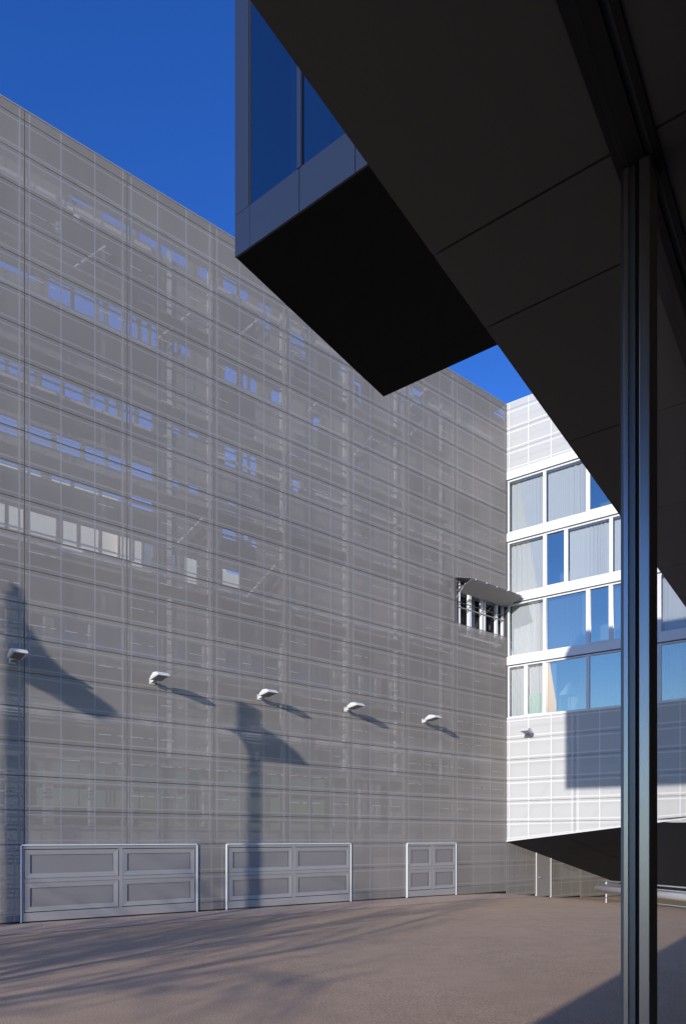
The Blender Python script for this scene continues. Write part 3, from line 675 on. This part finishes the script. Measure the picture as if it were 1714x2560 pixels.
def mullion(xm):
    W = .086
    o = MB().box((xm, .4187, FZ + .06), (xm + W, .4438, ZS - .008), 'mull').build('mullion', PV, bevel=.0012)
    MB().box((xm + .0008, .4183, FZ + .061), (xm + W + .001, .4187, ZS - .013), 'bronze_bounce').build('inner_face', o)
    MB().box((xm + .012, .4438, FZ + .06), (xm + W - .012, .4547, ZS - .009), 'black').build('gasket', o)
    MB().box((xm + .006, .4547, FZ + .06), (xm + W - .006, .4706, ZS - .009), 'mulld').build('pressure_plate', o)
    MB().box((xm + .001, .4706, FZ + .06), (xm + W - .001, .4826, ZS - .009), 'mull').build('cover_cap', o, bevel=.001)
    MB().box((xm + .003, .4826, FZ + .06), (xm + W - .003, .490, ZS - .009), 'mulld').build('cover_lip', o)
    return o
xm = 1.891
for x in (-17.9, -11.2, -4.6, xm, 8.3): mullion(x)
for a, b in ((-17.85, -11.18), (-11.13, -4.58), (-4.53, xm + .02), (xm + .066, 8.32), (8.37, 17)):
    MB().poly([(a, .4495, FZ + .05), (b, .4495, FZ + .05), (b, .4495, ZS - .015), (a, .4495, ZS - .015)], 'veiled' if a > 1.9 and a < 3 else 'clear').build('pane', PV)
MB().box((16.9, -6, FZ), (17.0, .41, ZS), 'int_').build('end_wall', PV)

# ================================================================ guard rail by the ramp
ra = Vector((10.97, 29.2, 0)); rbv = Vector((12.4, 24.9, 0)); rd_ = (rbv - ra); rl_ = rd_.length
RG = thing('guard_rail', 'galvanised guard rail with a thick lower pipe beside the ramp', 'railing', ra, math.atan2(rd_.y, rd_.x))
RLEN = rl_ + 7
base = lambda x: EYE - 2.72
for z in (EYE - 1.76, EYE - 1.92): MB().tube((0, 0, z), (RLEN, 0, z), .03, .03, 'galv', 10).build('rail', RG)
MB().tube((-.15, -.12, EYE - 2.10), (RLEN, -.12, EYE - 2.10), .15, .15, 'galv', 20).build('pipe', RG)
MB().tube((0, 0, EYE - 2.46), (RLEN, 0, EYE - 2.46), .02, .02, 'galv', 8).build('rail', RG)
pm = MB().tube((0, .04, EYE - 2.95), (0, .04, EYE - 1.73), .028, .028, 'galv', 10).box((-.08, -.04, EYE - 2.74), (.08, .12, EYE - 2.70), 'galv').mesh('post')
for i in range(6): link('post', pm, RG, (.22 + 2.2 * i, 0, 0))
for o in RG.children:
    if o.name.startswith(('pipe', 'rail')):
        for f in o.data.polygons: f.use_smooth = len(f.vertices) == 4

# ================================================================ cream building beyond the screen
CB = thing('cream_building', 'cream building glimpsed through openings of the grey screen', 'building', CORNER, A1)
yb = 25.0
MB().box((-44, yb, -.9), (-10.6, yb + 14, EYE + 23.6), 'cream').build('wall', CB)
MB().box((-10.59, yb + .6, -.9), (6, yb + 14, EYE + 20.8), 'cream').build('wall', CB)
MB().box((-22.6, yb - 1.0, -.9), (-21.2, yb - .01, EYE + 19.9), 'cream').build('pier', CB)
MB().box((-10.5, yb - .8, -.9), (-9.0, yb + .59, EYE + 22.4), 'cream').build('pier', CB)
MB().box((-8.0, yb + 3, EYE + 20.01), (-.5, yb + 9, EYE + 24.3), 'cream').build('roof_house', CB)
gro = MB()
for z in (EYE + 17, EYE + 18, EYE + 19, EYE + 19.8): gro.box((-44, yb - .012, z), (-10.7, yb - .002, z + .05), 'post')
gro.build('groove', CB)

# ================================================================ street lamps left of the view (their shadows fall on the screen)
SH = Vector((SUN.x, SUN.y, 0)).normalized(); SIDE = Vector((SH.y, -SH.x, 0))   # SIDE: right of the light's travel
def street_lamp(label, foot, top, box, fin):  # fin: shadow outline for the added plate
    t = thing('street_lamp', label, 'street lamp', foot, math.atan2(SIDE.y, SIDE.x), 'street lamps whose shadows cross the screen')
    MB().tube((0, 0, 0), (0, 0, top), .14, .115, 'post', 14).build('pole', t)
    MB().box((-.22, -.22, 0), (.22, .22, .05), 'post').build('base_plate', t)
    x0, x1, z0, z1 = box
    MB().box((x0, -.2, z0), (x1, .2, z1), 'post').build('lamp_head', t, bevel=.03)
    MB().prism([(x, z) for x, z in fin], 1, -.04, .04, 'post').build('shadow_plate', t)  # added plate, cut to the outline of the wall shadow and square to the sun
    return t
def foot(pt, t): p = Vector((pt[0] - SUN.x / SUN.y * t, pt[1] - t, 0)); return (p.x, p.y, 0.0)
T2, T1 = 12.0, 10.0
d2_ = .279 * T2; d1_ = .279 * T1
street_lamp('tall street lamp with a boxy head, its shadow crossing the middle gate', foot((-3.27, 25.56), T2), 10.7,
            (-.30, .08, 9.72, 10.75), [(-.52, 9.56), (-.27, 9.79), (.09, 10.17), (.25, 10.10), (.55, 9.91), (.78, 9.67), (.98, 9.34), (.78, 9.25), (.39, 9.07), (.08, 8.90), (-.09, 8.80), (-.18, 9.33), (-.30, 9.57)])
street_lamp('tall street lamp with a large added shadow-shaped plate, its shadow on the left edge of the screen', foot((-9.72, 20.47), T1), 12.6,
            (-.06, .07, 12.3, 12.85), [(-.06, 12.5), (.07, 12.46), (.11, 11.93), (.23, 11.59), (.36, 11.19), (.54, 10.89), (.77, 10.59), (1.12, 10.29), (1.24, 10.11), (.99, 9.74), (.82, 9.75), (.64, 9.81), (.36, 10.0), (.08, 10.1), (-.06, 10.13), (-.12, 10.71), (-.10, 11.5), (-.08, 12.17)])

# ================================================================ bare trees left of the view (their shadows lie on the asphalt)
def bare_tree(label, base_, height, seed):
    rnd = random.Random(seed)
    t = thing('bare_tree', label, 'tree', base_, rnd.random() * 6, 'bare trees shading the court')
    tr = MB(); br = MB()
    def grow(p, d, r, ln, lev):
        n = 3; q = p
        for s in range(n):
            d2 = (d + Vector((rnd.uniform(-1, 1), rnd.uniform(-1, 1), rnd.uniform(-.2, .5))) * .14).normalized()
            e = q + d2 * ln / n; r2 = r * (.86 if lev else .9)
            (tr if lev == 0 else br).tube(q, e, r, r2, 'bark', 7 if lev < 2 else 4, cap=False)
            if lev < 4 and (s > 0 or lev > 0):
                for _ in range(rnd.choice((1, 2)) if lev < 3 else 1):
                    a = rnd.uniform(0, 6.28); s_ = d2.orthogonal().normalized(); s_ = Matrix.Rotation(a, 3, d2) @ s_
                    grow(e, (d2 * rnd.uniform(.6, 1.0) + s_ * rnd.uniform(.5, 1.0) + Vector((0, 0, .12))).normalized(), r2 * rnd.uniform(.6, .78), ln * rnd.uniform(.55, .75), lev + 1)
            q = e; r = r2; d = d2
    grow(Vector((0, 0, 0)), Vector((0, 0, 1)), height * .018, height * .5, 0)
    tr.build('trunk', t); br.build('branches', t)
for lb, x, y, h, sd in (
        ('bare tree nearest the court, left of the view', -13.5, -0.5, 8.8, 3), ('bare tree with low spreading limbs, behind the nearest one', -16.5, -2.5, 8.4, 11),
        ('smaller bare tree at the near end of the row', -14.5, -3.5, 7.8, 21), ('tall bare tree with a leaning crown, farthest back on the left', -19.5, -8.0, 10.5, 33),
        ('bare tree between the leaning one and the nearest one', -18.0, -5.0, 9.4, 45), ('bare tree with a forked trunk, outermost of the row', -20.5, -4.0, 9.0, 52),
        ('bare tree with a dense crown, behind the forked one', -17.0, -8.5, 10.0, 64)):
    bare_tree(lb, (x, y, 0), h, sd)

# ================================================================ small things
shade = thing('pyramid_lamp', 'white pyramid lampshade behind the lowest wide window', 'lamp', tuple(CORNER + D2 * 2.95 + Vector((D2.y * -1, D2.x, 0)) * .75), A2)
zf = zk(6)
ps = [(-.42, -.42, zf + .95), (.42, -.42, zf + .95), (.42, .42, zf + .95), (-.42, .42, zf + .95)]
pb = MB(); tp = (0, 0, zf + 1.72)
for i in range(4): pb.poly([ps[i], ps[(i + 1) % 4], tp], 'shade')
pb.build('lamp_shade', shade)
MB().tube((0, 0, zf), (0, 0, zf + 1.0), .025, .025, 'dark', 8).build('stem', shade)
peb = MB()
for i in range(70):
    u = random.uniform(-23, -1); d_ = random.uniform(.25, 3.5) if i < 25 else random.uniform(.5, 20)
    p = CORNER + D1 * u + Vector((D1.y, -D1.x, 0)) * d_
    r = random.uniform(.008, .022); zq = gz(u)
    c = Vector((p.x, p.y, zq + r * .5 - (0.02 if d_ > 6 else 0)))
    a = [c + Vector((r, 0, 0)), c + Vector((0, r, 0)), c + Vector((-r, 0, 0)), c + Vector((0, -r, 0))]
    for i2 in range(4):
        peb.poly([a[i2], a[(i2 + 1) % 4], c + Vector((0, 0, r))], 'pebble')
peb.build('pebbles', kind='stuff', label='pale pebbles scattered on the asphalt')
